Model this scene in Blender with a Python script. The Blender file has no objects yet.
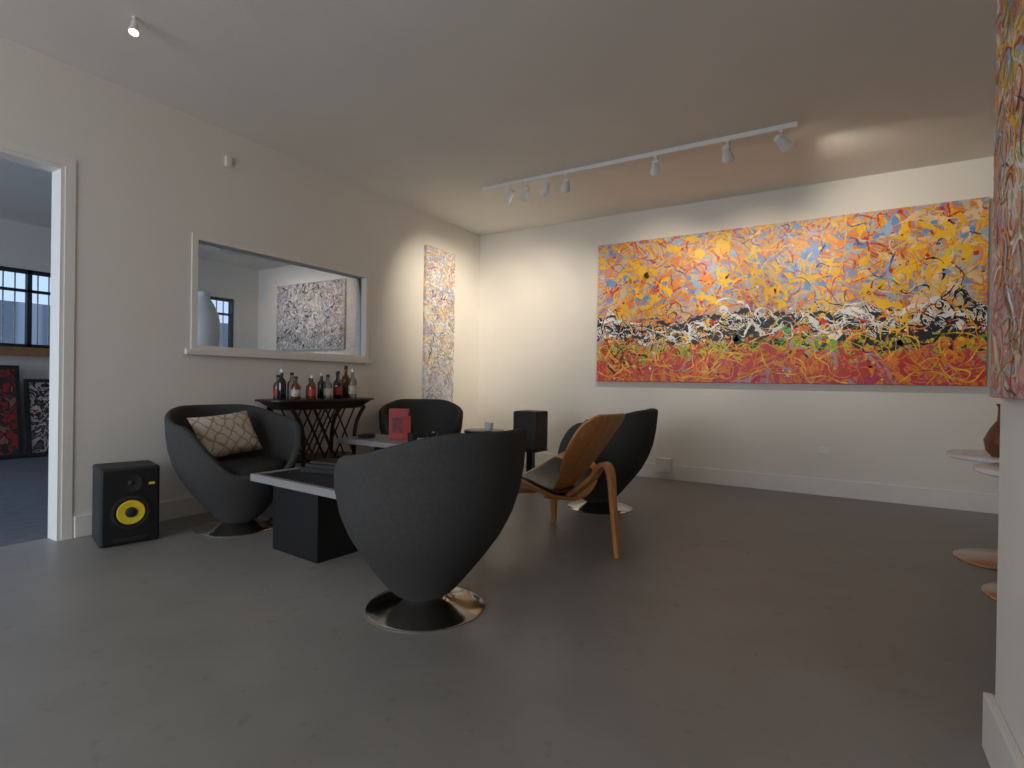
import bpy, bmesh, math, random
from mathutils import Vector, Matrix
random.seed(7)
S=bpy.context.scene
try:
    S.view_settings.view_transform='Standard'
except Exception: pass
COL=S.collection

# ---------------------------------------------------------------- materials
def mat(name,col,rough=0.6,metal=0.0,var=0.06,scale=8.0,bump=0.0,bscale=60.0,emit=None,estr=0,spec=0.5,coat=0):
    m=bpy.data.materials.new(name); m.use_nodes=True
    nt=m.node_tree; b=nt.nodes['Principled BSDF']
    b.inputs['Roughness'].default_value=rough; b.inputs['Metallic'].default_value=metal
    b.inputs['Specular IOR Level'].default_value=spec
    b.inputs['Coat Weight'].default_value=coat
    tc=nt.nodes.new('ShaderNodeTexCoord'); n=nt.nodes.new('ShaderNodeTexNoise')
    n.inputs['Scale'].default_value=scale; n.inputs['Detail'].default_value=4
    nt.links.new(tc.outputs['Object'],n.inputs['Vector'])
    r=nt.nodes.new('ShaderNodeValToRGB')
    r.color_ramp.elements[0].position=0.3; r.color_ramp.elements[1].position=0.7
    r.color_ramp.elements[0].color=(*[c*(1-var) for c in col],1)
    r.color_ramp.elements[1].color=(*[min(1,c*(1+var)) for c in col],1)
    nt.links.new(n.outputs['Fac'],r.inputs['Fac']); nt.links.new(r.outputs['Color'],b.inputs['Base Color'])
    if bump>0:
        n2=nt.nodes.new('ShaderNodeTexNoise'); n2.inputs['Scale'].default_value=bscale
        nt.links.new(tc.outputs['Object'],n2.inputs['Vector'])
        bp=nt.nodes.new('ShaderNodeBump'); bp.inputs['Strength'].default_value=bump; bp.inputs['Distance'].default_value=0.01
        nt.links.new(n2.outputs['Fac'],bp.inputs['Height']); nt.links.new(bp.outputs['Normal'],b.inputs['Normal'])
    if emit:
        b.inputs['Emission Color'].default_value=(*emit,1); b.inputs['Emission Strength'].default_value=estr
    return m
M_wall=mat('wall_paint',(0.76,0.725,0.665),0.75,var=0.02,scale=2,bump=0.08,bscale=120)
M_ceil=mat('ceiling_paint',(0.80,0.77,0.72),0.85,var=0.02,scale=2,bump=0.1,bscale=90)
M_trim=mat('trim_paint',(0.77,0.745,0.695),0.5,var=0.02)
M_white=mat('white_metal',(0.75,0.74,0.72),0.4,var=0.02)
M_fabric=mat('grey_wool_fabric',(0.058,0.057,0.056),0.95,var=0.10,scale=90,bump=0.15,bscale=400,spec=0.15)
M_seat=mat('dark_seat_fabric',(0.035,0.032,0.030),0.9,var=0.15,scale=40,bump=0.2,bscale=300,spec=0.15)
M_chrome=mat('brushed_chrome',(0.62,0.58,0.54),0.16,metal=1.0,var=0.03)
M_copper=mat('copper_metal',(0.50,0.38,0.30),0.25,metal=1.0,var=0.05)
M_black=mat('black_lacquer',(0.008,0.008,0.009),0.35,var=0.1)
M_blackm=mat('black_matte',(0.012,0.012,0.013),0.6,var=0.2,scale=30)
M_dkwood=mat('dark_espresso_wood',(0.016,0.010,0.008),0.4,var=0.3,scale=12)
M_leather=mat('black_leather',(0.022,0.019,0.018),0.45,var=0.2,scale=20,bump=0.2,bscale=150)
M_grey=mat('grey_laminate',(0.30,0.30,0.30),0.35,var=0.04)
M_yellow=mat('yellow_cone',(0.75,0.55,0.02),0.45,var=0.05)
M_red=mat('red_card',(0.40,0.03,0.03),0.5,var=0.15)
M_paper=mat('printed_paper',(0.55,0.5,0.45),0.6,var=0.3,scale=40)
M_ceramic=mat('white_ceramic',(0.7,0.7,0.7),0.25,var=0.03)
M_bulb=mat('lamp_lens',(1,0.9,0.75),0.4,emit=(1,0.90,0.76),estr=12)
M_brownwd=mat('brown_varnish',(0.16,0.05,0.02),0.3,var=0.3,scale=15)
M_ledge=mat('ledge_wood',(0.35,0.16,0.07),0.5,var=0.25,scale=10)
M_card=mat('corrugated_card',(0.42,0.28,0.16),0.8,var=0.1)
M_carpet=mat('blue_grey_floor',(0.12,0.135,0.165),0.7,var=0.15,scale=15)
M_outer=mat('window_frame_dark',(0.02,0.02,0.025),0.5)

def wood_mat():
    m=bpy.data.materials.new('walnut_plywood'); m.use_nodes=True
    nt=m.node_tree; b=nt.nodes['Principled BSDF']; b.inputs['Roughness'].default_value=0.35
    tc=nt.nodes.new('ShaderNodeTexCoord'); mp=nt.nodes.new('ShaderNodeMapping'); mp.inputs['Scale'].default_value=(3,14,3)
    n=nt.nodes.new('ShaderNodeTexNoise'); n.inputs['Scale'].default_value=3; n.inputs['Detail'].default_value=6; n.inputs['Distortion'].default_value=0.6
    r=nt.nodes.new('ShaderNodeValToRGB'); r.color_ramp.elements[0].position=0.3; r.color_ramp.elements[1].position=0.75
    r.color_ramp.elements[0].color=(0.46,0.19,0.055,1); r.color_ramp.elements[1].color=(0.68,0.32,0.11,1)
    nt.links.new(tc.outputs['Object'],mp.inputs['Vector']); nt.links.new(mp.outputs['Vector'],n.inputs['Vector'])
    nt.links.new(n.outputs['Fac'],r.inputs['Fac']); nt.links.new(r.outputs['Color'],b.inputs['Base Color'])
    return m
M_wood=wood_mat()

def floor_mat():
    m=bpy.data.materials.new('painted_concrete'); m.use_nodes=True
    nt=m.node_tree; b=nt.nodes['Principled BSDF']
    tc=nt.nodes.new('ShaderNodeTexCoord')
    n=nt.nodes.new('ShaderNodeTexNoise'); n.inputs['Scale'].default_value=1.6; n.inputs['Detail'].default_value=9; n.inputs['Roughness'].default_value=0.6
    n3=nt.nodes.new('ShaderNodeTexNoise'); n3.inputs['Scale'].default_value=14; n3.inputs['Detail'].default_value=5
    for q in (n,n3): nt.links.new(tc.outputs['Object'],q.inputs['Vector'])
    r=nt.nodes.new('ShaderNodeValToRGB'); r.color_ramp.elements[0].position=0.3; r.color_ramp.elements[1].position=0.70
    r.color_ramp.elements[0].color=(0.205,0.198,0.188,1); r.color_ramp.elements[1].color=(0.270,0.262,0.250,1)
    nt.links.new(n.outputs['Fac'],r.inputs['Fac'])
    r2=nt.nodes.new('ShaderNodeValToRGB'); r2.color_ramp.elements[0].position=0.28; r2.color_ramp.elements[1].position=0.38
    r2.color_ramp.elements[0].color=(0.80,0.80,0.80,1); r2.color_ramp.elements[1].color=(1,1,1,1)
    nt.links.new(n3.outputs['Fac'],r2.inputs['Fac'])
    mx=nt.nodes.new('ShaderNodeMix'); mx.data_type='RGBA'; mx.blend_type='MULTIPLY'; mx.inputs['Factor'].default_value=1
    nt.links.new(r.outputs['Color'],mx.inputs['A']); nt.links.new(r2.outputs['Color'],mx.inputs['B'])
    nt.links.new(mx.outputs['Result'],b.inputs['Base Color'])
    rr=nt.nodes.new('ShaderNodeMapRange'); rr.inputs['To Min'].default_value=0.32; rr.inputs['To Max'].default_value=0.52
    nt.links.new(n.outputs['Fac'],rr.inputs['Value']); nt.links.new(rr.outputs['Result'],b.inputs['Roughness'])
    bp=nt.nodes.new('ShaderNodeBump'); bp.inputs['Strength'].default_value=0.08; bp.inputs['Distance'].default_value=0.01
    nt.links.new(n3.outputs['Fac'],bp.inputs['Height']); nt.links.new(bp.outputs['Normal'],b.inputs['Normal'])
    return m
M_floor=floor_mat()

def glass_mat(name='window_glass',tint=(1,1,1),ior=1.45):
    m=bpy.data.materials.new(name); m.use_nodes=True
    nt=m.node_tree; nt.nodes.clear()
    o=nt.nodes.new('ShaderNodeOutputMaterial'); mx=nt.nodes.new('ShaderNodeMixShader')
    t=nt.nodes.new('ShaderNodeBsdfTransparent'); t.inputs['Color'].default_value=(*tint,1)
    gl=nt.nodes.new('ShaderNodeBsdfGlossy'); gl.inputs['Roughness'].default_value=0.02
    f=nt.nodes.new('ShaderNodeFresnel'); f.inputs['IOR'].default_value=ior
    nt.links.new(f.outputs[0],mx.inputs[0]); nt.links.new(t.outputs[0],mx.inputs[1]); nt.links.new(gl.outputs[0],mx.inputs[2])
    nt.links.new(mx.outputs[0],o.inputs['Surface'])
    return m
M_glass=glass_mat()
M_bclear=glass_mat('clear_bottle_glass',(0.75,0.78,0.78),1.5)
M_bgreen=mat('green_bottle',(0.01,0.04,0.015),0.1,coat=0.5)
M_bamber=mat('amber_bottle',(0.12,0.035,0.008),0.1,coat=0.5)
M_bdark=mat('dark_bottle',(0.012,0.01,0.012),0.1,coat=0.5)

# ---------------------------------------------------------------- helpers
def empty(name,loc=(0,0,0),rz=0):
    e=bpy.data.objects.new(name,None); COL.objects.link(e); e.empty_display_size=0.1
    e.location=loc; e.rotation_euler=(0,0,rz); return e
def obj(name,verts,faces,mats,parent=None,smooth=False,fm=None,loc=(0,0,0),rot=(0,0,0)):
    me=bpy.data.meshes.new(name); me.from_pydata([tuple(v) for v in verts],[],faces); 
    if not isinstance(mats,(list,tuple)): mats=[mats]
    for m in mats: me.materials.append(m)
    if fm:
        for p,i in zip(me.polygons,fm): p.material_index=i
    if smooth:
        for p in me.polygons: p.use_smooth=True
    me.update()
    o=bpy.data.objects.new(name,me); COL.objects.link(o)
    o.location=loc; o.rotation_euler=rot
    if parent: o.parent=parent
    return o
def boxgeo(bs):
    V=[];F=[]
    for (x0,x1,y0,y1,z0,z1) in bs:
        k=len(V)
        V+=[(x0,y0,z0),(x1,y0,z0),(x1,y1,z0),(x0,y1,z0),(x0,y0,z1),(x1,y0,z1),(x1,y1,z1),(x0,y1,z1)]
        F+=[(k,k+3,k+2,k+1),(k+4,k+5,k+6,k+7),(k,k+1,k+5,k+4),(k+1,k+2,k+6,k+5),(k+2,k+3,k+7,k+6),(k+3,k,k+4,k+7)]
    return V,F
def boxes(name,bs,m,parent=None,bevel=0,loc=(0,0,0),rot=(0,0,0)):
    V,F=boxgeo(bs); o=obj(name,V,F,m,parent,loc=loc,rot=rot)
    if bevel:
        b=o.modifiers.new('bev','BEVEL'); b.width=bevel; b.segments=3; b.limit_method='ANGLE'
    return o
def lathe(name,prof,m,parent=None,loc=(0,0,0),n=40,smooth=True,rot=(0,0,0)):
    V=[];F=[]
    for r,z in prof:
        for i in range(n):
            a=2*math.pi*i/n; V.append((r*math.cos(a),r*math.sin(a),z))
    L=len(prof)
    for j in range(L-1):
        for i in range(n):
            a=j*n+i;b=j*n+(i+1)%n; F.append((a,b,b+n,a+n))
    F.append(tuple(range(n-1,-1,-1))); F.append(tuple((L-1)*n+i for i in range(n)))
    o=obj(name,V,F,m,parent,smooth,loc=loc,rot=rot)
    e=o.modifiers.new('es','EDGE_SPLIT'); e.split_angle=math.radians(50)
    return o
def sweep(name,pts,w,h,m,parent=None,side=(0,1,0),smooth=True,res=8):
    P=[Vector(p) for p in pts]
    Q=[]; WW=[]
    ws=w if isinstance(w,(list,tuple)) else [w]*len(P)
    for i in range(len(P)-1):
        p0=P[max(i-1,0)];p1=P[i];p2=P[i+1];p3=P[min(i+2,len(P)-1)]
        for k in range(res):
            t=k/res
            Q.append(0.5*((2*p1)+(-p0+p2)*t+(2*p0-5*p1+4*p2-p3)*t*t+(-p0+3*p1-3*p2+p3)*t**3)); WW.append(ws[i]*(1-t)+ws[i+1]*t)
    Q.append(P[-1]); WW.append(ws[-1])
    V=[];F=[]
    s=Vector(side).normalized()
    for i,q in enumerate(Q):
        d=(Q[min(i+1,len(Q)-1)]-Q[max(i-1,0)]).normalized()
        sd=(s-d*s.dot(d)).normalized(); nn=d.cross(sd).normalized()
        a=sd*WW[i]/2; b=nn*h/2
        V+=[q-a-b,q+a-b,q+a+b,q-a+b]
    for i in range(len(Q)-1):
        k=4*i
        for j in range(4):
            F.append((k+j,k+(j+1)%4,k+4+(j+1)%4,k+4+j))
    F.append((3,2,1,0)); k=4*(len(Q)-1); F.append((k,k+1,k+2,k+3))
    o=obj(name,V,F,m,parent)
    b=o.modifiers.new('bev','BEVEL'); b.width=min(h,0.02)*0.35; b.segments=2; b.limit_method='ANGLE'
    bm=bmesh.new(); bm.from_mesh(o.data); bmesh.ops.recalc_face_normals(bm,faces=bm.faces); bm.to_mesh(o.data); bm.free()
    return o

H=2.8
XR=6.0; YS=-8.6; XW=-4.55
# ---------------------------------------------------------------- room shell
boxes('floor',[(-0.12,XR,YS,0,-0.1,0)],M_floor)
boxes('floor.001',[(XW,-0.12,YS,0,-0.1,0)],M_carpet)
boxes('ceiling',[(XW,XR,YS,0,H,H+0.1)],M_ceil)
boxes('wall_back',[(XW-0.15,XR+0.15,0,0.15,-0.1,H+0.1)],M_wall)
boxes('wall_right',[(XR,XR+0.15,YS,0,-0.1,H+0.1)],M_wall)
DY0,DY1,DZ=-5.35,-4.25,2.2
WY0,WY1,WZ0,WZ1=-3.50,-1.88,1.18,1.965
boxes('wall_left',[(-0.12,0,YS,DY0,0,H),(-0.12,0,DY0,DY1,DZ,H),(-0.12,0,DY1,WY0,0,H),
   (-0.12,0,WY0,WY1,0,WZ0),(-0.12,0,WY0,WY1,WZ1,H),(-0.12,0,WY1,0,0,H)],M_wall)
SX0,SX1,SZ0,SZ1=0.4,3.3,0.3,2.4
TX0,TX1=-4.0,-0.8
boxes('wall_front',[(XW-0.15,TX0,YS-0.15,YS,-0.1,H+0.1),(TX1,SX0,YS-0.15,YS,-0.1,H+0.1),(SX1,XR+0.15,YS-0.15,YS,-0.1,H+0.1),
   (SX0,SX1,YS-0.15,YS,-0.1,SZ0),(SX0,SX1,YS-0.15,YS,SZ1,H+0.1),(TX0,TX1,YS-0.15,YS,-0.1,SZ0),(TX0,TX1,YS-0.15,YS,SZ1,H+0.1)],M_wall)
boxes('wall_west',[(XW-0.15,XW,YS,-5.6,-0.1,H+0.1),(XW-0.15,XW,-5.6,-2.35,-0.1,1.3),(XW-0.15,XW,-5.6,-2.35,2.25,H+0.1),
   (XW-0.15,XW,-2.35,-1.25,-0.1,H+0.1),(XW-0.15,XW,-1.25,-0.42,-0.1,1.3),(XW-0.15,XW,-1.25,-0.42,2.25,H+0.1),(XW-0.15,XW,-0.42,0,-0.1,H+0.1)],M_wall)
PX=4.275; PY=-3.69
boxes('wall_partition',[(PX,PX+0.2,-6.2,PY,0,H)],M_wall)
bh=0.15
boxes('baseboard_partition',[(PX-0.022,PX,-6.2,PY+0.022,0,bh),(PX,PX+0.222,PY,PY+0.022,0,bh)],M_trim,bevel=0.004)
boxes('baseboard_back',[(0,XR,-0.02,0,0,0.15)],M_trim,bevel=0.004)
boxes('baseboard_left',[(0,0.02,DY1+0.06,-0.02,0,0.13)],M_trim,bevel=0.004)
boxes('trim_1',[(0,0.008,DY1,DY1+0.05,0,DZ+0.05),(0,0.008,DY0-0.05,DY0,0,DZ+0.05),(0,0.008,DY0,DY1,DZ,DZ+0.05)],M_trim)
boxes('door_1',[(-0.13,0,DY1-0.02,DY1,0,DZ),(-0.13,0,DY0,DY0+0.02,0,DZ),(-0.13,0,DY0+0.02,DY1-0.02,DZ-0.02,DZ)],M_trim)
w=empty('window_1',(0,0,0))
fw=0.018; cw=0.022
boxes('frame',[(-0.12,0.0,WY0,WY0+fw,WZ0,WZ1),(-0.12,0.0,WY1-fw,WY1,WZ0,WZ1),(-0.12,0.0,WY0+fw,WY1-fw,WZ1-fw,WZ1),(-0.12,0.0,WY0+fw,WY1-fw,WZ0,WZ0+fw)],M_trim,w)
boxes('casing',[(0,0.012,WY0-cw,WY0+fw,WZ0-cw,WZ1+cw),(0,0.012,WY1-fw,WY1+cw,WZ0-cw,WZ1+cw),(0,0.012,WY0+fw,WY1-fw,WZ1-fw,WZ1+cw),(0,0.012,WY0+fw,WY1-fw,WZ0-cw,WZ0+fw)],M_trim,w)
boxes('sill',[(0.012,0.045,WY0-0.07,WY1+0.06,WZ0-0.05,WZ0-0.01)],M_trim,w,bevel=0.004)
boxes('glass_pane',[(-0.06,-0.054,WY0+fw,WY1-fw,WZ0+fw,WZ1-fw)],M_glass,w)
for nm,(a,b) in (('window_2',(-5.6,-2.35)),('window_3',(-1.25,-0.42))):
    w=empty(nm)
    f=0.045; n=5 if b-a>2 else 2
    bs=[(XW-0.1,XW-0.02,a,b,1.3,1.3+f),(XW-0.1,XW-0.02,a,b,2.25-f,2.25),(XW-0.1,XW-0.02,a,b,1.98,2.01)]
    for i in range(n+1):
        y=a+(b-a-f)*i/n; bs.append((XW-0.1,XW-0.02,y,y+f,1.3,2.25))
    boxes('frame',bs,M_outer,w)
    boxes('glass_pane',[(XW-0.065,XW-0.06,a,b,1.3,2.25)],M_glass,w)
    nb=int((b-a)/0.11)
    boxes('security_bars',[(XW-0.135,XW-0.12,a+0.05+i*0.11,a+0.062+i*0.11,1.3,2.25) for i in range(nb)],M_white,w)
    boxes('ledge',[(XW,XW+0.14,a-0.05,b+0.05,1.20,1.3)],M_ledge,w)
for nm,a0,a1 in (('window_4',SX0,SX1),('added_fill_window',TX0,TX1)):  # second one is an added, unseen opening that lets fill into the next room
    w=empty(nm)
    f=0.05
    bs=[(a0,a1,YS-0.1,YS-0.04,SZ0,SZ0+f),(a0,a1,YS-0.1,YS-0.04,SZ1-f,SZ1)]
    for i in range(4):
        x=a0+(a1-a0-f)*i/3; bs.append((x,x+f,YS-0.1,YS-0.04,SZ0,SZ1))
    boxes('frame',bs,M_outer,w)
def stripes():
    m=bpy.data.materials.new('corrugated_cladding'); m.use_nodes=True
    nt=m.node_tree; b=nt.nodes['Principled BSDF']; b.inputs['Roughness'].default_value=0.7
    tc=nt.nodes.new('ShaderNodeTexCoord'); wv=nt.nodes.new('ShaderNodeTexWave'); wv.bands_direction='Y'; wv.inputs['Scale'].default_value=0.35
    r=nt.nodes.new('ShaderNodeValToRGB'); r.color_ramp.elements[0].color=(0.20,0.24,0.27,1); r.color_ramp.elements[1].color=(0.42,0.47,0.50,1)
    r.color_ramp.elements[0].position=0.3; r.color_ramp.elements[1].position=0.7
    nt.links.new(tc.outputs['Object'],wv.inputs['Vector']); nt.links.new(wv.outputs['Fac'],r.inputs['Fac']); nt.links.new(r.outputs['Color'],b.inputs['Base Color'])
    return m
boxes('neighbouring_building',[(-14,-13,-12,14,-2,2.6),(-14.2,-13,-12,14,2.6,2.72)],stripes())
boxes('ground',[(-30,XW-0.15,-25,25,-0.3,-0.1),(XW-0.15,20,-25,YS-0.15,-0.3,-0.1)],mat('asphalt',(0.12,0.12,0.13),0.9))

# ---------------------------------------------------------------- paintings
def canvas_mat(name,topcols,botcols,scale=3.0,bias=0.0,ink=None,det=7,mode='LINEAR'):
    m=bpy.data.materials.new(name); m.use_nodes=True
    nt=m.node_tree; L=nt.links; b=nt.nodes['Principled BSDF']; b.inputs['Roughness'].default_value=0.5
    tc=nt.nodes.new('ShaderNodeTexCoord')
    def noise(sc,seed,dist=1.6,det=7):
        mp=nt.nodes.new('ShaderNodeMapping'); mp.inputs['Location'].default_value=(seed,seed*0.3,seed*1.7)
        n=nt.nodes.new('ShaderNodeTexNoise'); n.inputs['Scale'].default_value=sc; n.inputs['Detail'].default_value=det
        n.inputs['Roughness'].default_value=0.6; n.inputs['Distortion'].default_value=dist
        L.new(tc.outputs['Object'],mp.inputs['Vector']); L.new(mp.outputs['Vector'],n.inputs['Vector']); return n
    def ramp(src,cols,lo=0.34,hi=0.66,mode='LINEAR'):
        r=nt.nodes.new('ShaderNodeValToRGB'); cr=r.color_ramp; cr.interpolation=mode
        N=len(cols)
        while len(cr.elements)<N: cr.elements.new(0.5)
        for i,c in enumerate(cols):
            cr.elements[i].position=lo+(hi-lo)*i/(N-1); cr.elements[i].color=(*c,1)
        L.new(src,r.inputs['Fac']); return r
    A=ramp(noise(scale,3.1,1.6,det).outputs['Fac'],topcols,mode=mode); B=ramp(noise(scale*1.2,9.7,1.6,det).outputs['Fac'],botcols,mode=mode)
    sp=nt.nodes.new('ShaderNodeSeparateXYZ'); L.new(tc.outputs['Object'],sp.inputs[0])
    n=noise(4,1.0,0.5,4)
    ma=nt.nodes.new('ShaderNodeMath'); ma.operation='MULTIPLY_ADD'; ma.inputs[1].default_value=1.2
    L.new(n.outputs['Fac'],ma.inputs[0]); L.new(sp.outputs['Z'],ma.inputs[2])
    mr=nt.nodes.new('ShaderNodeMapRange'); mr.inputs['From Min'].default_value=0.35+bias; mr.inputs['From Max'].default_value=0.50+bias
    L.new(ma.outputs[0],mr.inputs['Value'])
    mx=nt.nodes.new('ShaderNodeMix'); mx.data_type='RGBA'
    L.new(mr.outputs['Result'],mx.inputs['Factor']); L.new(B.outputs['Color'],mx.inputs['A']); L.new(A.outputs['Color'],mx.inputs['B'])
    res=mx.outputs['Result']
    if ink:
        for (zc,wd,th,cols,seed,sc) in ink:
            wn=noise(0.9,seed+5,0,2)
            c=nt.nodes.new('ShaderNodeMath'); c.operation='MULTIPLY_ADD'; c.inputs[1].default_value=-0.3; L.new(wn.outputs['Fac'],c.inputs[0]); L.new(sp.outputs['Z'],c.inputs[2])
            c2=nt.nodes.new('ShaderNodeMath'); c2.operation='ADD'; c2.inputs[1].default_value=0.15-zc; L.new(c.outputs[0],c2.inputs[0])
            ab=nt.nodes.new('ShaderNodeMath'); ab.operation='ABSOLUTE'; L.new(c2.outputs[0],ab.inputs[0])
            mm=nt.nodes.new('ShaderNodeMath'); mm.operation='MULTIPLY'; mm.inputs[1].default_value=-1.0/wd; L.new(ab.outputs[0],mm.inputs[0])
            nn=noise(sc,seed,2.5,5)
            ad=nt.nodes.new('ShaderNodeMath'); ad.operation='MULTIPLY_ADD'; ad.inputs[1].default_value=3.0; L.new(nn.outputs['Fac'],ad.inputs[0]); L.new(mm.outputs[0],ad.inputs[2])
            st=nt.nodes.new('ShaderNodeMapRange'); st.inputs['From Min'].default_value=th; st.inputs['From Max'].default_value=th+0.05; L.new(ad.outputs[0],st.inputs['Value'])
            cr=ramp(noise(sc*1.4,seed+2,2.5,4).outputs['Fac'],cols,0.38,0.60,'CONSTANT')
            m2=nt.nodes.new('ShaderNodeMix'); m2.data_type='RGBA'; L.new(st.outputs['Result'],m2.inputs['Factor']); L.new(res,m2.inputs['A']); L.new(cr.outputs['Color'],m2.inputs['B'])
            res=m2.outputs['Result']
    L.new(res,b.inputs['Base Color'])
    return m
PM={}
def paint(c):
    if c not in PM: PM[c]=mat('paint_%d'%len(PM),c,0.4,var=0.12,scale=6)
    return PM[c]
def painting(name,loc,rz,W,Hh,cmat,passes,depth=0.04,seed=1):
    rnd=random.Random(seed)
    e=empty(name,loc,rz)
    boxes('canvas',[(-W/2,W/2,-depth,-0.003,-Hh/2,Hh/2)],cmat,e,bevel=0.004)
    V=[];F=[];FM=[];mats=[];layer=0
    for ps in passes:
        m=paint(ps['c'])
        if m not in mats: mats.append(m)
        mi=mats.index(m)
        for _ in range(ps['n']):
            layer+=1; off=-depth-0.0008-layer*2.0e-6
            x0,x1,z0,z1=ps.get('box',(-1,1,-1,1))
            x=rnd.uniform(x0,x1)*W/2; z=rnd.uniform(z0,z1)*Hh/2
            if 'band' in ps: z=ps['band'](x/(W/2),rnd)*Hh/2
            if ps.get('dot'):
                r=ps['w']*rnd.uniform(0.3,1.6); k=len(V); n=11
                if abs(x)+r*1.5>W/2 or abs(z)+r*1.5>Hh/2: continue
                sx=rnd.uniform(0.6,1.4)
                for i in range(n):
                    a=2*math.pi*i/n; q=r*rnd.uniform(0.55,1.3); V.append((x+sx*q*math.cos(a),off,z+q*math.sin(a)))
                F.append(tuple(range(k,k+n))); FM.append(mi); continue
            hd=rnd.uniform(0,2*math.pi) if 'dir' not in ps else ps['dir']+rnd.gauss(0,0.35)+(math.pi if rnd.random()<0.5 else 0)
            pull=ps.get('pull'); 
            if pull: x=rnd.uniform(x0,x1)*W/2; z=pull(x/(W/2))*Hh/2+rnd.gauss(0,ps.get('sp',0.03)); hd=0; sg=rnd.choice((1,-1))
            cv=rnd.gauss(0,ps.get('curl',3)); L=ps['len']*rnd.uniform(0.4,1.5); st=0.014; n=max(4,int(L/st))
            wd=ps['w']*rnd.uniform(0.4,1.6); k0=len(V); cnt=0; ph=rnd.uniform(0,6)
            for i in range(n):
                cv+=rnd.gauss(0,ps.get('jit',5)); cv*=0.82; hd+=cv*st
                if rnd.random()<0.05: hd+=rnd.gauss(0,1.1)
                if pull:
                    ta=math.atan2((pull(x/(W/2))*Hh/2-z)*6,1.0*sg); dd=(ta-hd+math.pi)%(2*math.pi)-math.pi
                    hd+=dd*0.16+rnd.gauss(0,0.33)
                x+=math.cos(hd)*st; z+=math.sin(hd)*st
                ww=wd*(0.55+0.45*math.sin(ph+i*0.35+rnd.uniform(-.6,.6)))*min(1,4*(i+0.5)/n,4*(n-i)/n+0.15)*rnd.uniform(0.5,1.4)+0.0008
                if abs(x)+ww>W/2 or abs(z)+ww>Hh/2: break
                nx,nz=-math.sin(hd)*ww,math.cos(hd)*ww
                V+=[(x+nx,off,z+nz),(x-nx,off,z-nz)]; cnt+=1
            for i in range(cnt-1):
                k=k0+2*i; F.append((k,k+1,k+3,k+2)); FM.append(mi)
    obj('paint_strokes',V,F,mats,e,fm=FM)
    return e
Y=(0.88,0.50,0.02); O=(0.80,0.24,0.02); R=(0.55,0.03,0.02); BL=(0.14,0.30,0.60); LI=(0.42,0.34,0.46); K=(0.012,0.011,0.011); Wt=(0.82,0.81,0.78); G=(0.16,0.38,0.04); PK=(0.74,0.30,0.24); CR=(0.85,0.58,0.32); DB=(0.07,0.09,0.28); MG=(0.42,0.03,0.12); LB=(0.28,0.46,0.66); GR=(0.45,0.43,0.46); PB=(0.55,0.60,0.68)
c1=canvas_mat('abstract_canvas_large',[O,BL,Y,O,LB,Y,BL,O,Y,LB,R,O],[R,(0.65,0.10,0.04),O,(0.60,0.05,0.04),MG,O,R,LI,R],2.2,
  ink=[(-0.36,0.24,1.08,[K,G,Y,G,(0.5,0.3,0.5)],21.0,5.0),(-0.21,0.12,0.65,[K,Wt,K,Wt,K],33.0,3.6)])
def bl(x): return -0.27+0.05*math.sin(x*5+0.6)
big=[dict(c=BL,n=42,w=0.034,len=0.22,jit=9,box=(-0.9,0.8,0.0,1)),
 dict(c=LI,n=20,w=0.022,len=0.22,jit=9,box=(-1,1,-0.1,1)),
 dict(c=O,n=62,w=0.024,len=0.28,jit=9,box=(-1,1,0,1)),
 dict(c=R,n=55,w=0.022,len=0.30,jit=9,box=(-1,1,-1,-0.4)),
 dict(c=O,n=30,w=0.020,len=0.28,jit=9,box=(-1,1,-1,-0.4)),
 dict(c=R,n=90,w=0.006,len=0.5,jit=7,box=(-1,1,-0.2,1)),
 dict(c=CR,n=50,w=0.022,len=0.25,jit=9,box=(0.6,1,-0.2,1)),
 dict(c=LB,n=36,w=0.018,len=0.2,jit=9,box=(-0.8,0.8,0.0,1)),
 dict(c=Y,n=88,w=0.026,len=0.35,jit=10,box=(-1,0.85,-0.1,1)),
 dict(c=Y,n=70,w=0.005,len=0.7,jit=6,box=(-1,1,-0.1,1)),
 dict(c=O,n=40,w=0.004,len=0.7,jit=6,box=(-1,1,-0.1,1)),
 dict(c=G,n=20,w=0.020,len=0.14,jit=12,band=lambda x,r:-0.44+r.gauss(0,0.06),box=(-0.7,0.4,0,0)),
 dict(c=K,n=19,w=0.024,len=0.9,jit=6,pull=lambda x:bl(x)-0.06,box=(-0.95,0.95,0,0)),
 dict(c=Wt,n=17,w=0.022,len=0.55,jit=6,pull=lambda x:bl(x)+0.06,box=(-0.9,0.9,0,0)),
 dict(c=K,n=14,w=0.009,len=0.9,jit=8,pull=lambda x:bl(x)+0.02,box=(-0.95,0.98,0,0),sp=0.06),
 dict(c=K,n=9,w=0.010,len=0.5,jit=12,box=(-0.98,-0.75,-0.8,-0.25)),
 dict(c=K,n=12,w=0.010,len=0.4,jit=12,box=(0.75,0.98,-0.45,0.3)),
 dict(c=Wt,n=10,w=0.007,len=0.6,jit=8,pull=lambda x:bl(x)-0.02,box=(-0.9,0.9,0,0),sp=0.06),
 dict(c=DB,n=20,w=0.006,len=0.35,jit=12,box=(-1,1,0.0,1)),
 dict(c=O,n=40,w=0.005,len=0.6,jit=8,box=(-1,1,-1,-0.3)),
 dict(c=Y,n=60,w=0.005,len=0.8,jit=6,box=(-1,1,-1,-0.30)),
 dict(c=Y,n=100,w=0.014,len=0,dot=True),dict(c=Wt,n=40,w=0.008,len=0,dot=True),dict(c=R,n=90,w=0.012,len=0,dot=True),dict(c=BL,n=70,w=0.016,len=0,dot=True,box=(-1,1,0,1)),dict(c=O,n=70,w=0.014,len=0,dot=True)]
painting('abstract_painting',(3.24,0,1.735),0,3.26,1.48,c1,big,depth=0.05,seed=4)
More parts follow.
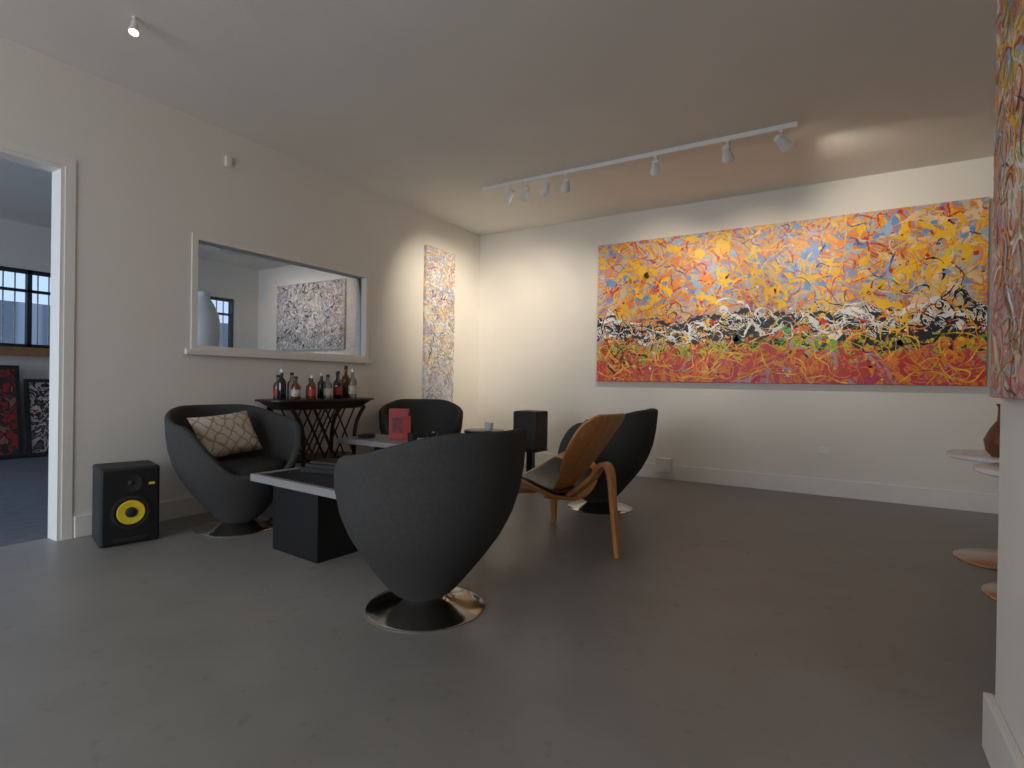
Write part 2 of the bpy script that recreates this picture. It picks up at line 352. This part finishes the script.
c2=canvas_mat('abstract_canvas_tall',[PB,Wt,LI,GR,Y,Wt,PB],[GR,Wt,PB,LI,Wt,GR,PB],9,-0.3)
tall=[dict(c=GR,n=90,w=0.006,len=0.15,jit=18),dict(c=Wt,n=150,w=0.006,len=0.2,jit=18),dict(c=R,n=14,w=0.005,len=0.2,jit=14,box=(-1,1,0.2,0.9)),
 dict(c=Y,n=22,w=0.005,len=0.15,jit=14,box=(-1,1,0,0.9)),dict(c=K,n=70,w=0.0035,len=0.2,jit=14,box=(-1,1,-1,0.6)),dict(c=G,n=30,w=0.004,len=0.15,jit=14,box=(-1,1,-1,0.1)),dict(c=PB,n=120,w=0.007,len=0.2,jit=14),dict(c=BL,n=40,w=0.004,len=0.2,jit=14),dict(c=LI,n=70,w=0.005,len=0.15,jit=14),dict(c=Wt,n=240,w=0.006,len=0,dot=True),dict(c=MG,n=60,w=0.005,len=0,dot=True)]
painting('tall_narrow_painting',(0,-0.806,1.59),math.pi/2,0.51,1.72,c2,tall,depth=0.04,seed=5)
c3=canvas_mat('abstract_canvas_near',[Y,(0.40,0.42,0.20),Wt,O,GR,R,(0.3,0.35,0.2)],[CR,PK,GR,R,(0.5,0.5,0.45),CR],7,-0.1)
near=[dict(c=GR,n=90,w=0.006,len=0.25,jit=14),dict(c=Wt,n=80,w=0.005,len=0.3,jit=14),dict(c=R,n=50,w=0.005,len=0.3,jit=14),dict(c=Y,n=100,w=0.006,len=0.3,jit=14,box=(-1,1,0,1)),dict(c=K,n=90,w=0.004,len=0.3,jit=14),dict(c=(0.25,0.3,0.12),n=80,w=0.005,len=0.3,jit=14),dict(c=CR,n=90,w=0.006,len=0.2,jit=14),dict(c=LB,n=50,w=0.006,len=0.2,jit=14),dict(c=O,n=50,w=0.005,len=0.3,jit=14)]
painting('splatter_painting',(PX,-4.44,1.70),-math.pi/2,1.36,1.5,c3,near,depth=0.035,seed=6)
c4=canvas_mat('abstract_canvas_mono',[(0.5,0.52,0.54),(0.7,0.7,0.7),(0.2,0.2,0.22),(0.7,0.7,0.7),(0.4,0.4,0.4)],[(0.6,0.6,0.6),(0.25,0.25,0.25),(0.7,0.7,0.7)],8)
mono=[dict(c=Wt,n=150,w=0.008,len=0.2,jit=14),dict(c=K,n=150,w=0.009,len=0.15,jit=16),dict(c=Wt,n=220,w=0.010,len=0,dot=True),dict(c=K,n=160,w=0.010,len=0,dot=True)]
painting('monochrome_painting',(-3.2,0,1.95),0,1.6,1.05,c4,mono,depth=0.04,seed=8)

# ---------------------------------------------------------------- track lights
def aim(dv):
    return Vector(dv).to_track_quat('-Z','Y').to_euler()
WARM=(1,0.88,0.71)
def spot(name,loc,tgt,power,col=WARM,size=70,blend=0.9,r=0.03):
    l=bpy.data.lights.new(name,'SPOT'); l.energy=power; l.color=col; l.spot_size=math.radians(size); l.spot_blend=blend; l.shadow_soft_size=r
    o=bpy.data.objects.new(name,l); COL.objects.link(o); o.location=loc; o.rotation_euler=aim(Vector(tgt)-Vector(loc))
    return o
def head(parent,x,y,z,tgt,power,i,size=75,s=1.0,col=WARM):
    piv=Vector((x,y,z-0.085*s)); d=(Vector(tgt)-piv).normalized()
    lathe('stem_%d'%i,[(0.016*s,-0.02*s),(0.016*s,0)],M_white,parent,(x,y,z-0.0),12)
    lathe('arm_%d'%i,[(0.006*s,-0.085*s),(0.006*s,-0.02*s)],M_white,parent,(x,y,z),10)
    q=d.to_track_quat('Z','Y').to_euler()
    lathe('can_%d'%i,[(a*s,b*s) for a,b in [(0.012,-0.055),(0.026,-0.05),(0.028,0.0),(0.042,0.045),(0.042,0.06),(0.037,0.06),(0.034,0.045)]],M_white,parent,piv,24,rot=q)
    lathe('lens_%d'%i,[(0.033*s,0.046*s),(0.033*s,0.05*s)],M_bulb,parent,piv,20,rot=q)
    sp=spot('beam_%d'%i,piv+d*0.075*s,tgt,power,size=size,col=col); sp.parent=parent
T=empty('track_light')
TY=-1.37
boxes('rail',[(0.99,2.05,TY-0.018,TY+0.018,H-0.028,H),(2.05,3.62,TY-0.018,TY+0.018,H-0.035,H)],M_white,T,bevel=0.003)
heads=[(1.283,(0,-0.80,1.75),62,72),(1.453,(0.0,-0.25,1.5),52,72),(1.657,(0.35,0,1.6),52,72),(1.852,(1.0,0,1.6),36,75),
       (2.63,(2.3,0,1.8),42,75),(3.16,(3.2,0,1.8),42,75),(3.52,(4.5,-0.1,2.0),44,96)]
for i,(x,t,p,sz) in enumerate(heads): head(T,x,TY,H-0.03,t,p,i+1,size=sz)
T2=empty('ceiling_spotlight')
head(T2,0.81,-4.25,H,(1.6,-4.8,0.0),8,1,size=90,s=0.6)
T3=empty('track_light')
boxes('rail',[(-3.9,-2.3,-1.6,-1.565,H-0.03,H)],M_white,T3)
for i,x in enumerate((-3.7,-3.1,-2.5)): head(T3,x,-1.58,H-0.03,(x,0,1.9),20,i+1,col=(1,0.93,0.85))

# ---------------------------------------------------------------- egg tub chair
def sm(a,b,x):
    t=min(1,max(0,(x-a)/(b-a))); return t*t*(3-2*t)
PR=[(0.045,0.085),(0.06,0.115),(0.10,0.158),(0.17,0.212),(0.25,0.270),(0.33,0.322),(0.42,0.362),(0.52,0.388),(0.62,0.398),(0.72,0.400),(0.80,0.400)]
def Rz(z):
    for (a,ra),(b,rb) in zip(PR,PR[1:]):
        if z<=b: 
            t=(z-a)/(b-a); return ra+(rb-ra)*max(0,t)
    return PR[-1][1]
def rimh(a):
    s=abs(a)/math.pi
    return 0.365+0.30*sm(0.14,0.44,s)+0.10*sm(0.42,0.85,s)
def tub_chair(loc,rz):
    e=empty('swivel_tub_chair',(loc[0],loc[1],0),rz)
    N=96; K1=26; V=[];F=[]
    def pt(a,z,inset):
        R=Rz(z)-inset
        lean=-0.055*max(0,(z-0.1)/0.7)
        return (R*math.cos(a)+lean+0.02, R*1.0*math.sin(a), z)
    rows=[]
    z0=0.045
    th=0.045
    AN=[2*math.pi*i/N-math.pi for i in range(N)]
    for k in range(K1+1):
        v=k/K1; rows.append([pt(a,z0+(rimh(a)-z0)*v,0) for a in AN])
    for s in (0.25,0.5,0.75):
        ang=s*math.pi
        rows.append([pt(a,rimh(a)+0.018*math.sin(ang),th*(0.5-0.5*math.cos(ang))) for a in AN])
    for k in range(0,11):
        v=k/10; rows.append([pt(a,rimh(a)+(0.33-rimh(a))*v,th) for a in AN])
    for r in rows: V+=r
    for j in range(len(rows)-1):
        for i in range(N):
            a=j*N+i;b=j*N+(i+1)%N; F.append((a,b,b+N,a+N))
    F.append(tuple(range(N-1,-1,-1))); F.append(tuple((len(rows)-1)*N+i for i in range(N)))
    o=obj('shell',V,F,M_fabric,e,True); 
    es=o.modifiers.new('es','EDGE_SPLIT'); es.split_angle=math.radians(60)
    V=[];F=[];pr=[(0.9,0.33),(1.0,0.35),(1.0,0.39),(0.95,0.415),(0.8,0.43),(0.4,0.435)]
    for r,z in pr:
        for i in range(48):
            a=2*math.pi*i/48; p=pt(a,0.36,th-0.004)
            cx=-0.01; V.append((cx+(p[0]-cx)*r,p[1]*r,z))
    for j in range(len(pr)-1):
        for i in range(48):
            a=j*48+i;b=j*48+(i+1)%48; F.append((a,b,b+48,a+48))
    F.append(tuple(range(47,-1,-1))); F.append(tuple((len(pr)-1)*48+i for i in range(48)))
    obj('seat_cushion',V,F,M_seat,e,True)
    lathe('base',[(0.25,0.0),(0.252,0.006),(0.246,0.011),(0.20,0.018),(0.13,0.030),(0.095,0.045),(0.085,0.06)],M_chrome,e,n=64)
    return e
A=math.radians
tub_chair((2.395,-3.79),A(172))
tub_chair((0.55,-3.50),A(-4))
tub_chair((0.48,-1.62),A(-50))
tub_chair((2.30,-1.60),A(186))

def pillow_mat():
    m=bpy.data.materials.new('patterned_linen'); m.use_nodes=True
    nt=m.node_tree; b=nt.nodes['Principled BSDF']; b.inputs['Roughness'].default_value=0.9
    tc=nt.nodes.new('ShaderNodeTexCoord')
    facs=[]
    for ang in (0.75,-0.75):
        mp=nt.nodes.new('ShaderNodeMapping'); mp.inputs['Rotation'].default_value=(0,0,ang)
        wv=nt.nodes.new('ShaderNodeTexWave'); wv.inputs['Scale'].default_value=4.5; wv.inputs['Distortion'].default_value=4.0; wv.inputs['Detail Scale'].default_value=2.0
        nt.links.new(tc.outputs['Object'],mp.inputs['Vector']); nt.links.new(mp.outputs['Vector'],wv.inputs['Vector']); facs.append(wv)
    mn=nt.nodes.new('ShaderNodeMath'); mn.operation='MINIMUM'
    nt.links.new(facs[0].outputs['Fac'],mn.inputs[0]); nt.links.new(facs[1].outputs['Fac'],mn.inputs[1])
    r=nt.nodes.new('ShaderNodeValToRGB'); r.color_ramp.elements[0].position=0.02; r.color_ramp.elements[1].position=0.10
    r.color_ramp.elements[0].color=(0.34,0.27,0.21,1); r.color_ramp.elements[1].color=(0.62,0.54,0.45,1)
    nt.links.new(mn.outputs[0],r.inputs['Fac']); nt.links.new(r.outputs['Color'],b.inputs['Base Color'])
    return m
def pillow(loc,w=0.42,h=0.42,t=0.14):
    V=[];F=[];n=16
    for s in (1,-1):
        for j in range(n+1):
            for i in range(n+1):
                u=-1+2*i/n; v=-1+2*j/n
                pu=u*(1-0.07*(1-v*v)); pv=v*(1-0.07*(1-u*u))
                V.append((pu*w/2,pv*h/2,s*t/2*((1-u**4)*(1-v**4))**0.5))
    m=(n+1)**2
    for s in (0,1):
        for j in range(n):
            for i in range(n):
                a=s*m+j*(n+1)+i; q=(a,a+1,a+n+2,a+n+1); F.append(q if s==0 else q[::-1])
    o=obj('throw_pillow',V,F,pillow_mat(),None,True,loc=loc)
    bm=bmesh.new(); bm.from_mesh(o.data); bmesh.ops.remove_doubles(bm,verts=bm.verts,dist=0.0005); bm.to_mesh(o.data); bm.free()
    return o
p=pillow((0.42,-3.50,0.595),0.44,0.31,0.11)
Rm=Matrix.Rotation(A(6),4,'Z')@Matrix.Rotation(A(4),4,'X')@Matrix.Rotation(A(60),4,'Y')@Matrix.Rotation(A(90),4,'Z')
p.rotation_euler=Rm.to_euler()

# ---------------------------------------------------------------- plywood shell lounge chair
def shell_chair(loc,rz):
    e=empty('plywood_lounge_chair',(loc[0],loc[1],0),rz)
    def grid(fn,nu,nv,name,m,th):
        V=[];F=[]
        for j in range(nv+1):
            for i in range(nu+1): V.append(fn(-1+2*i/nu,j/nv))
        for j in range(nv):
            for i in range(nu):
                a=j*(nu+1)+i; F.append((a,a+1,a+nu+2,a+nu+1))
        o=obj(name,V,F,m,e,True); s=o.modifiers.new('sol','SOLIDIFY'); s.thickness=th; s.offset=0
        b=o.modifiers.new('bev','BEVEL'); b.width=th*0.3; b.segments=2; b.limit_method='ANGLE'; b.angle_limit=A(50)
        return o
    def seat(u,v):
        y=u*0.43
        ext=math.sqrt(max(0.0,1-abs(u)**2.4))
        xb=0.09-(0.27)*ext; xf=0.09+0.27*ext
        x=xb+(xf-xb)*v
        z=0.305+0.19*abs(u)**2.0+0.05*v-0.015
        return (x,y,z)
    grid(seat,32,14,'seat_shell',M_wood,0.014)
    def pad(u,v):
        x,y,z=seat(u*0.74,0.12+0.78*v); return (x,y,z+0.02)
    grid(pad,24,10,'seat_pad',M_leather,0.03)
    def backf(u,v):
        wd=0.085+0.125*sm(0.0,0.75,v)
        if v>0.8: wd*=math.sqrt(max(0.02,1-((v-0.8)/0.2)**2.6*0.6))
        y=u*wd
        x=-0.03-0.40*v+0.04*(v-0.5)**2+0.10*(y/0.22)**2*0.5
        z=0.28+0.52*v
        return (x,y,z)
    grid(backf,16,24,'back_shell',M_wood,0.014)
    def bpad(u,v):
        x,y,z=backf(u*0.82,0.30+0.62*v); return (x+0.022,y,z+0.010)
    grid(bpad,12,16,'back_pad',M_leather,0.028)
    sweep('rear_leg',[(0.06,0,0.275),(-0.10,0,0.295),(-0.27,0,0.42),(-0.345,0,0.51),(-0.395,0,0.47),(-0.42,0,0.27),(-0.45,0,0.0)],[0.07,0.075,0.075,0.07,0.065,0.05,0.035],0.028,M_wood,e)
    sweep('front_leg_left',[(0.16,0.0,0.290),(0.19,0.16,0.305),(0.23,0.28,0.32),(0.26,0.33,0.22),(0.28,0.36,0.0)],[0.07,0.07,0.065,0.055,0.035],0.024,M_wood,e,side=(1,0,0))
    sweep('front_leg_right',[(0.16,0.0,0.290),(0.19,-0.16,0.305),(0.23,-0.28,0.32),(0.26,-0.33,0.22),(0.28,-0.36,0.0)],[0.07,0.07,0.065,0.055,0.035],0.024,M_wood,e,side=(1,0,0))
    return e
shell_chair((2.42,-2.63),A(169))

# ---------------------------------------------------------------- tables
t=empty('coffee_table',(1.41,-3.38,0),A(-4))
boxes('box_base',[(-0.24,0.18,-0.30,0.16,0,0.375)],M_black,t,bevel=0.004)
boxes('top_rim',[(-0.41,0.44,-0.34,-0.31,0.375,0.415),(-0.41,0.44,0.33,0.36,0.375,0.415),(-0.41,-0.38,-0.31,0.33,0.375,0.415),(0.41,0.44,-0.31,0.33,0.375,0.415)],M_grey,t)
boxes('top_inset',[(-0.38,0.41,-0.31,0.33,0.377,0.409)],M_black,t)
b=empty('book_stack',(1.25,-3.33,0.4155),A(10))
boxes('book_1',[(-0.15,0.15,-0.11,0.11,-0.006,0.022)],M_black,b,bevel=0.002)
boxes('book_2',[(-0.12,0.13,-0.10,0.09,0.022,0.045)],M_blackm,b,bevel=0.002)
boxes('book_3',[(-0.10,0.10,-0.08,0.08,0.045,0.06)],M_dkwood,b,bevel=0.002)

t=empty('low_console_table',(1.07,-2.38,0),0)
boxes('top',[(-0.62,0.58,-0.22,0.22,0.46,0.50)],M_grey,t,bevel=0.004)
boxes('pedestal',[(-0.25,0.25,-0.18,0.18,0,0.46)],M_black,t,bevel=0.004)
bx=empty('red_gift_box',(0.85,-2.32,0.501),A(35))
boxes('box',[(-0.075,0.075,-0.04,0.04,0,0.24)],M_red,bx,bevel=0.002)
boxes('label',[(-0.05,0.05,-0.0415,-0.04,0.05,0.17)],mat('box_print',(0.16,0.02,0.02),0.5,var=0.6,scale=30),bx)
boxes('menu_card',[(-0.03,0.03,-0.002,0.002,0,0.19)],M_red,None,loc=(0.97,-2.36,0.501),rot=(0,0,A(40)))
def cup(x,y,z,m=M_ceramic,s=1):
    lathe('coffee_cup',[(0.028*s,0),(0.032*s,0.005),(0.04*s,0.07*s),(0.037*s,0.07*s),(0.029*s,0.01)],m,None,(x,y,z),24)
cup(1.12,-2.46,0.501,M_blackm); cup(1.18,-2.30,0.501,M_bdark)
lathe('ashtray',[(0.05,0),(0.07,0.005),(0.075,0.03),(0.065,0.03),(0.05,0.012)],M_bdark,None,(0.62,-2.45,0.501),28)
t=empty('side_table',(1.13,-1.50,0))
lathe('top',[(0.18,0.505),(0.185,0.51),(0.185,0.525),(0.18,0.53)],M_black,t,n=48)
lathe('stem',[(0.02,0.01),(0.02,0.51)],M_black,t,n=16)
lathe('foot',[(0.15,0),(0.15,0.008),(0.02,0.02)],M_black,t,n=40)
cup(1.19,-1.52,0.531)

# ---------------------------------------------------------------- bar table with lattice
t=empty('bar_table',(0.27,-2.64,0))
def stad(L,Wd,z0,z1,sl=0.0,n=24,ex=0.6):
    V=[]
    for z,g in ((z0,-sl),(z1,0)):
        for i in range(n*2):
            a=2*math.pi*i/(2*n)
            cx,cy=math.cos(a),math.sin(a)
            x=(Wd/2+g)*math.copysign(abs(cx)**ex,cx); y=(L/2+g*2.2)*math.copysign(abs(cy)**ex,cy)
            V.append((x,y,z))
    N=2*n; F=[(i,(i+1)%N,(i+1)%N+N,i+N) for i in range(N)]+[tuple(range(N-1,-1,-1)),tuple(range(N,2*N))]
    return V,F
V,F=stad(0.98,0.42,0.735,0.80,0.05); obj('tray_top',V,F,M_dkwood,t)
V,F=stad(1.02,0.44,0.80,0.812); obj('tray_lip',V,F,M_dkwood,t)
V,F=stad(0.62,0.34,0.33,0.35); obj('middle_shelf',V,F,M_dkwood,t)
V,F=stad(0.62,0.34,0.05,0.07); obj('lower_shelf',V,F,M_dkwood,t)
k=0
for sx in (-0.14,0.14):
    for sy in (-1,1):
        k+=1
        sweep('leg_%d'%k,[(sx,sy*0.36,0.75),(sx,sy*0.27,0.60),(sx,sy*0.25,0.35),(sx,sy*0.28,0.0)],[0.035,0.03,0.03,0.03],0.025,M_dkwood,t,side=(1,0,0))
    for q in range(6):
        y0=-0.25+q*0.10
        for d in (-1,1):
            y1=y0+d*0.2
            if abs(y1)<0.34:
                sweep('lattice',[(sx,y0,0.35),(sx,(y0+y1)/2,0.55),(sx,y1,0.74)],0.012,0.012,M_dkwood,t,side=(1,0,0),res=2)
def bottle(parent,x,y,z,h,r,m,cap,i):
    lathe('bottle_%d'%i,[(r*0.9,0),(r,0.006),(r,h*0.58),(r*0.85,h*0.66),(r*0.36,h*0.76),(r*0.33,h*0.93),(r*0.4,h*0.935),(r*0.4,h)],m,parent,(x,y,z),20)
    lathe('cap_%d'%i,[(r*0.42,h*0.93),(r*0.42,h+0.008)],cap,parent,(x,y,z),16)
    if i%2==0: lathe('label_%d'%i,[(r*1.01,h*0.15),(r*1.01,h*0.45)],M_paper if i%4 else M_red,parent,(x,y,z),20)
bb=empty('liquor_bottles',(0.27,-2.64,0.813))
ms=[M_bdark,M_bamber,M_bclear,M_bamber,M_bgreen,M_bclear,M_bdark,M_bclear,M_bgreen,M_bclear,M_bamber,M_bclear]
ys=[-0.36,-0.28,-0.22,-0.15,-0.07,0.02,0.09,0.15,0.21,0.29,0.34,-0.32]
xs=[0.02,0.08,-0.05,0.10,-0.02,0.08,-0.08,0.05,-0.03,0.07,-0.07,-0.08]
hs=[0.22,0.17,0.20,0.18,0.16,0.19,0.20,0.22,0.21,0.24,0.27,0.18]
for i,(x,y,h,m) in enumerate(zip(xs,ys,hs,ms)):
    bottle(bb,x,y,0,h,0.034 if h<0.25 else 0.038,m,M_blackm if i%3 else M_white,i+1)

# ---------------------------------------------------------------- speakers
def speaker(loc,rz,w=0.28,d=0.27,h=0.44,z=0,cone=M_yellow):
    e=empty('studio_monitor_speaker',(loc[0],loc[1],z),rz)
    boxes('cabinet',[(-d,0,-w/2,w/2,0,h)],M_blackm,e,bevel=0.012)
    boxes('baffle',[(0,0.014,-w/2+0.008,w/2-0.008,0.008,h-0.008)],M_black,e,bevel=0.012)
    R=(0,math.pi/2,0); zc=h*0.42
    lathe('woofer_ring',[(0.098,0),(0.098,0.008),(0.084,0.010),(0.080,0.003)],M_blackm,e,(0.014,0,zc),40,rot=R)
    lathe('cone',[(0.070,0.004),(0.066,0.009),(0.035,0.0045)],cone,e,(0.014,0,zc),40,rot=R)
    lathe('dust_cap',[(0.030,0.004),(0.028,0.012),(0.015,0.018),(0.004,0.02)],M_blackm,e,(0.014,0,zc),24,rot=R)
    lathe('tweeter_guide',[(0.052,0),(0.052,0.006),(0.03,0.002)],M_blackm,e,(0.014,0,h*0.80),32,rot=R)
    lathe('tweeter_dome',[(0.016,0.002),(0.012,0.008),(0.004,0.011)],M_blackm,e,(0.014,0,h*0.80),20,rot=R)
    boxes('bass_port',[(0.014,0.018,-0.08,0.08,0.022,0.045)],M_blackm,e,bevel=0.002)
    boxes('badge',[(0.014,0.016,0.085,0.115,h*0.76,h*0.79)],M_yellow,e)
    return e
speaker((0.40,-4.06),A(-14),0.29,0.28,0.445)
speaker((1.26,-1.08),A(180),0.24,0.24,0.36,z=0.34)
st=empty('speaker_stand',(1.38,-1.08,0),0)
boxes('plate',[(-0.12,0.12,-0.12,0.12,0.32,0.338),(-0.14,0.14,-0.13,0.13,0,0.02),(-0.03,0.03,-0.03,0.03,0.02,0.32)],M_black,st)

def ped(x,y):
    e=empty('round_pedestal_table',(x,y,0))
    lathe('top',[(0.28,0.575),(0.29,0.58),(0.29,0.595),(0.285,0.60)],M_ceramic,e,n=64)
    lathe('stem',[(0.03,0.01),(0.03,0.56),(0.09,0.575)],M_copper,e,n=24)
    lathe('base',[(0.25,0),(0.252,0.006),(0.24,0.012),(0.12,0.022),(0.035,0.045)],M_copper,e,n=64)
ped(4.73,-1.55); ped(4.75,-2.20)
lathe('brown_vase',[(0.05,0),(0.075,0.03),(0.085,0.09),(0.06,0.15),(0.028,0.20),(0.025,0.27),(0.035,0.29),(0.028,0.29)],M_brownwd,None,(4.67,-1.66,0.601),32)

# ---------------------------------------------------------------- next room contents
def leaning(y,w,h,cols,lean=0.16,xo=0,sd=1):
    e=empty('leaning_framed_picture',(XW+0.16+xo+lean*h*0.9,y,0.012)); e.rotation_euler=(0,-lean,0)
    f=0.04
    boxes('frame',[(-0.015,0.015,-w/2,-w/2+f,0,h),(-0.015,0.015,w/2-f,w/2,0,h),(-0.015,0.015,-w/2+f,w/2-f,0,f),(-0.015,0.015,-w/2+f,w/2-f,h-f,h)],M_blackm,e)
    boxes('picture',[(-0.01,0.006,-w/2+f,w/2-f,f,h-f)],canvas_mat('leaning_art_%d'%sd,cols,cols,2+sd,mode='CONSTANT',det=3),e)
leaning(-4.0,0.8,1.05,[K,(0.10,0.02,0.02),(0.4,0.03,0.03),K],sd=1)
leaning(-3.36,0.40,1.08,[(0.02,0.02,0.02),(0.30,0.02,0.02),(0.02,0.02,0.02),(0.3,0.12,0.10),(0.35,0.03,0.03)],sd=2)
leaning(-2.90,0.44,0.92,[(0.03,0.03,0.03),(0.5,0.40,0.38),K,(0.10,0.06,0.06),(0.6,0.52,0.48),(0.4,0.03,0.03)],sd=3,xo=0.03)
cb=empty('cardboard_box',(XW+0.22,-2.52,0))
boxes('carton',[(-0.18,0.18,-0.16,0.16,0,0.55),(-0.15,0.15,-0.14,0.14,0.55,1.0)],M_card,cb,bevel=0.004)
boxes('tape',[(0.1805,0.182,-0.03,0.03,0.0,0.55)],M_paper,cb)
v=empty('plinth_with_vase',(-2.0,-2.33,0))
boxes('plinth',[(-0.18,0.18,-0.18,0.18,0,1.15)],M_ceramic,v,bevel=0.005)
lathe('vase',[(0.09,0),(0.15,0.1),(0.17,0.35),(0.15,0.5),(0.10,0.62),(0.06,0.68),(0.07,0.74),(0.055,0.74)],M_ceramic,v,(0,0,1.15),40)

d=empty('wall_sensor',(0,-3.27,2.57))
boxes('housing',[(0,0.02,-0.025,0.025,-0.04,0.04)],M_trim,d,bevel=0.006)
lathe('eye',[(0.012,0),(0.010,0.006)],M_trim,d,(0.02,0,-0.02),16,rot=(0,math.pi/2,0))
def outlet(x,z):
    e=empty('wall_outlet',(x,0,z))
    boxes('plate',[(-0.045,0.045,-0.008,0,-0.03,0.03)],M_white,e,bevel=0.003)
    boxes('sockets',[(-0.03,-0.008,-0.011,-0.008,-0.015,0.015),(0.008,0.03,-0.011,-0.008,-0.015,0.015)],M_trim,e)
outlet(3.78,0.40)
e=empty('junction_box',(2.36,-0.021,0.145))
boxes('cover',[(-0.08,0.08,-0.045,0,-0.075,0.075)],M_trim,e,bevel=0.006)
boxes('face',[(-0.05,0.05,-0.05,-0.045,-0.04,0.04)],M_white,e,bevel=0.003)
boxes('picture_label',[(-0.03,0.03,-0.004,0,-0.02,0.02)],M_white,None,loc=(4.95,0,1.55))

# ---------------------------------------------------------------- daylight
W=bpy.data.worlds.new('dusk_sky'); S.world=W; W.use_nodes=True
W.node_tree.nodes['Background'].inputs['Color'].default_value=(0.42,0.58,0.86,1)
W.node_tree.nodes['Background'].inputs['Strength'].default_value=1.4
def area(name,loc,dirv,sx,sy,power,col):
    l=bpy.data.lights.new(name,'AREA'); l.shape='RECTANGLE'; l.size=sx; l.size_y=sy; l.energy=power; l.color=col
    o=bpy.data.objects.new(name,l); COL.objects.link(o); o.location=loc; o.rotation_euler=aim(dirv); return o
area('storefront_daylight',((SX0+SX1)/2,YS-0.3,1.4),(-0.25,1,0.0),2.9,2.1,108,(0.93,0.96,1.0))
area('gallery_fill_light',((TX0+TX1)/2,YS-0.3,1.4),(0,1,0.05),3.1,2.1,110,(0.62,0.77,1.0))  # added cool fill lamp brightening the next room through the added opening

# ---------------------------------------------------------------- camera
cam=bpy.data.cameras.new('camera'); co=bpy.data.objects.new('camera',cam); COL.objects.link(co)
cam.sensor_width=36; cam.lens=19.09; cam.clip_start=0.05; cam.clip_end=100
yaw=A(31.4); pitch=A(-0.2); roll=A(0.85)
fwd=Vector((-math.sin(yaw)*math.cos(pitch),math.cos(yaw)*math.cos(pitch),math.sin(pitch)))
r0=Vector((math.cos(yaw),math.sin(yaw),0)); u0=r0.cross(fwd)
right=r0*math.cos(roll)+u0*math.sin(roll); up=right.cross(fwd)
Mx=Matrix(((right.x,up.x,-fwd.x,0),(right.y,up.y,-fwd.y,0),(right.z,up.z,-fwd.z,0),(0,0,0,1)))
co.matrix_world=Matrix.Translation((3.918,-5.599,0.971))@Mx
S.camera=co
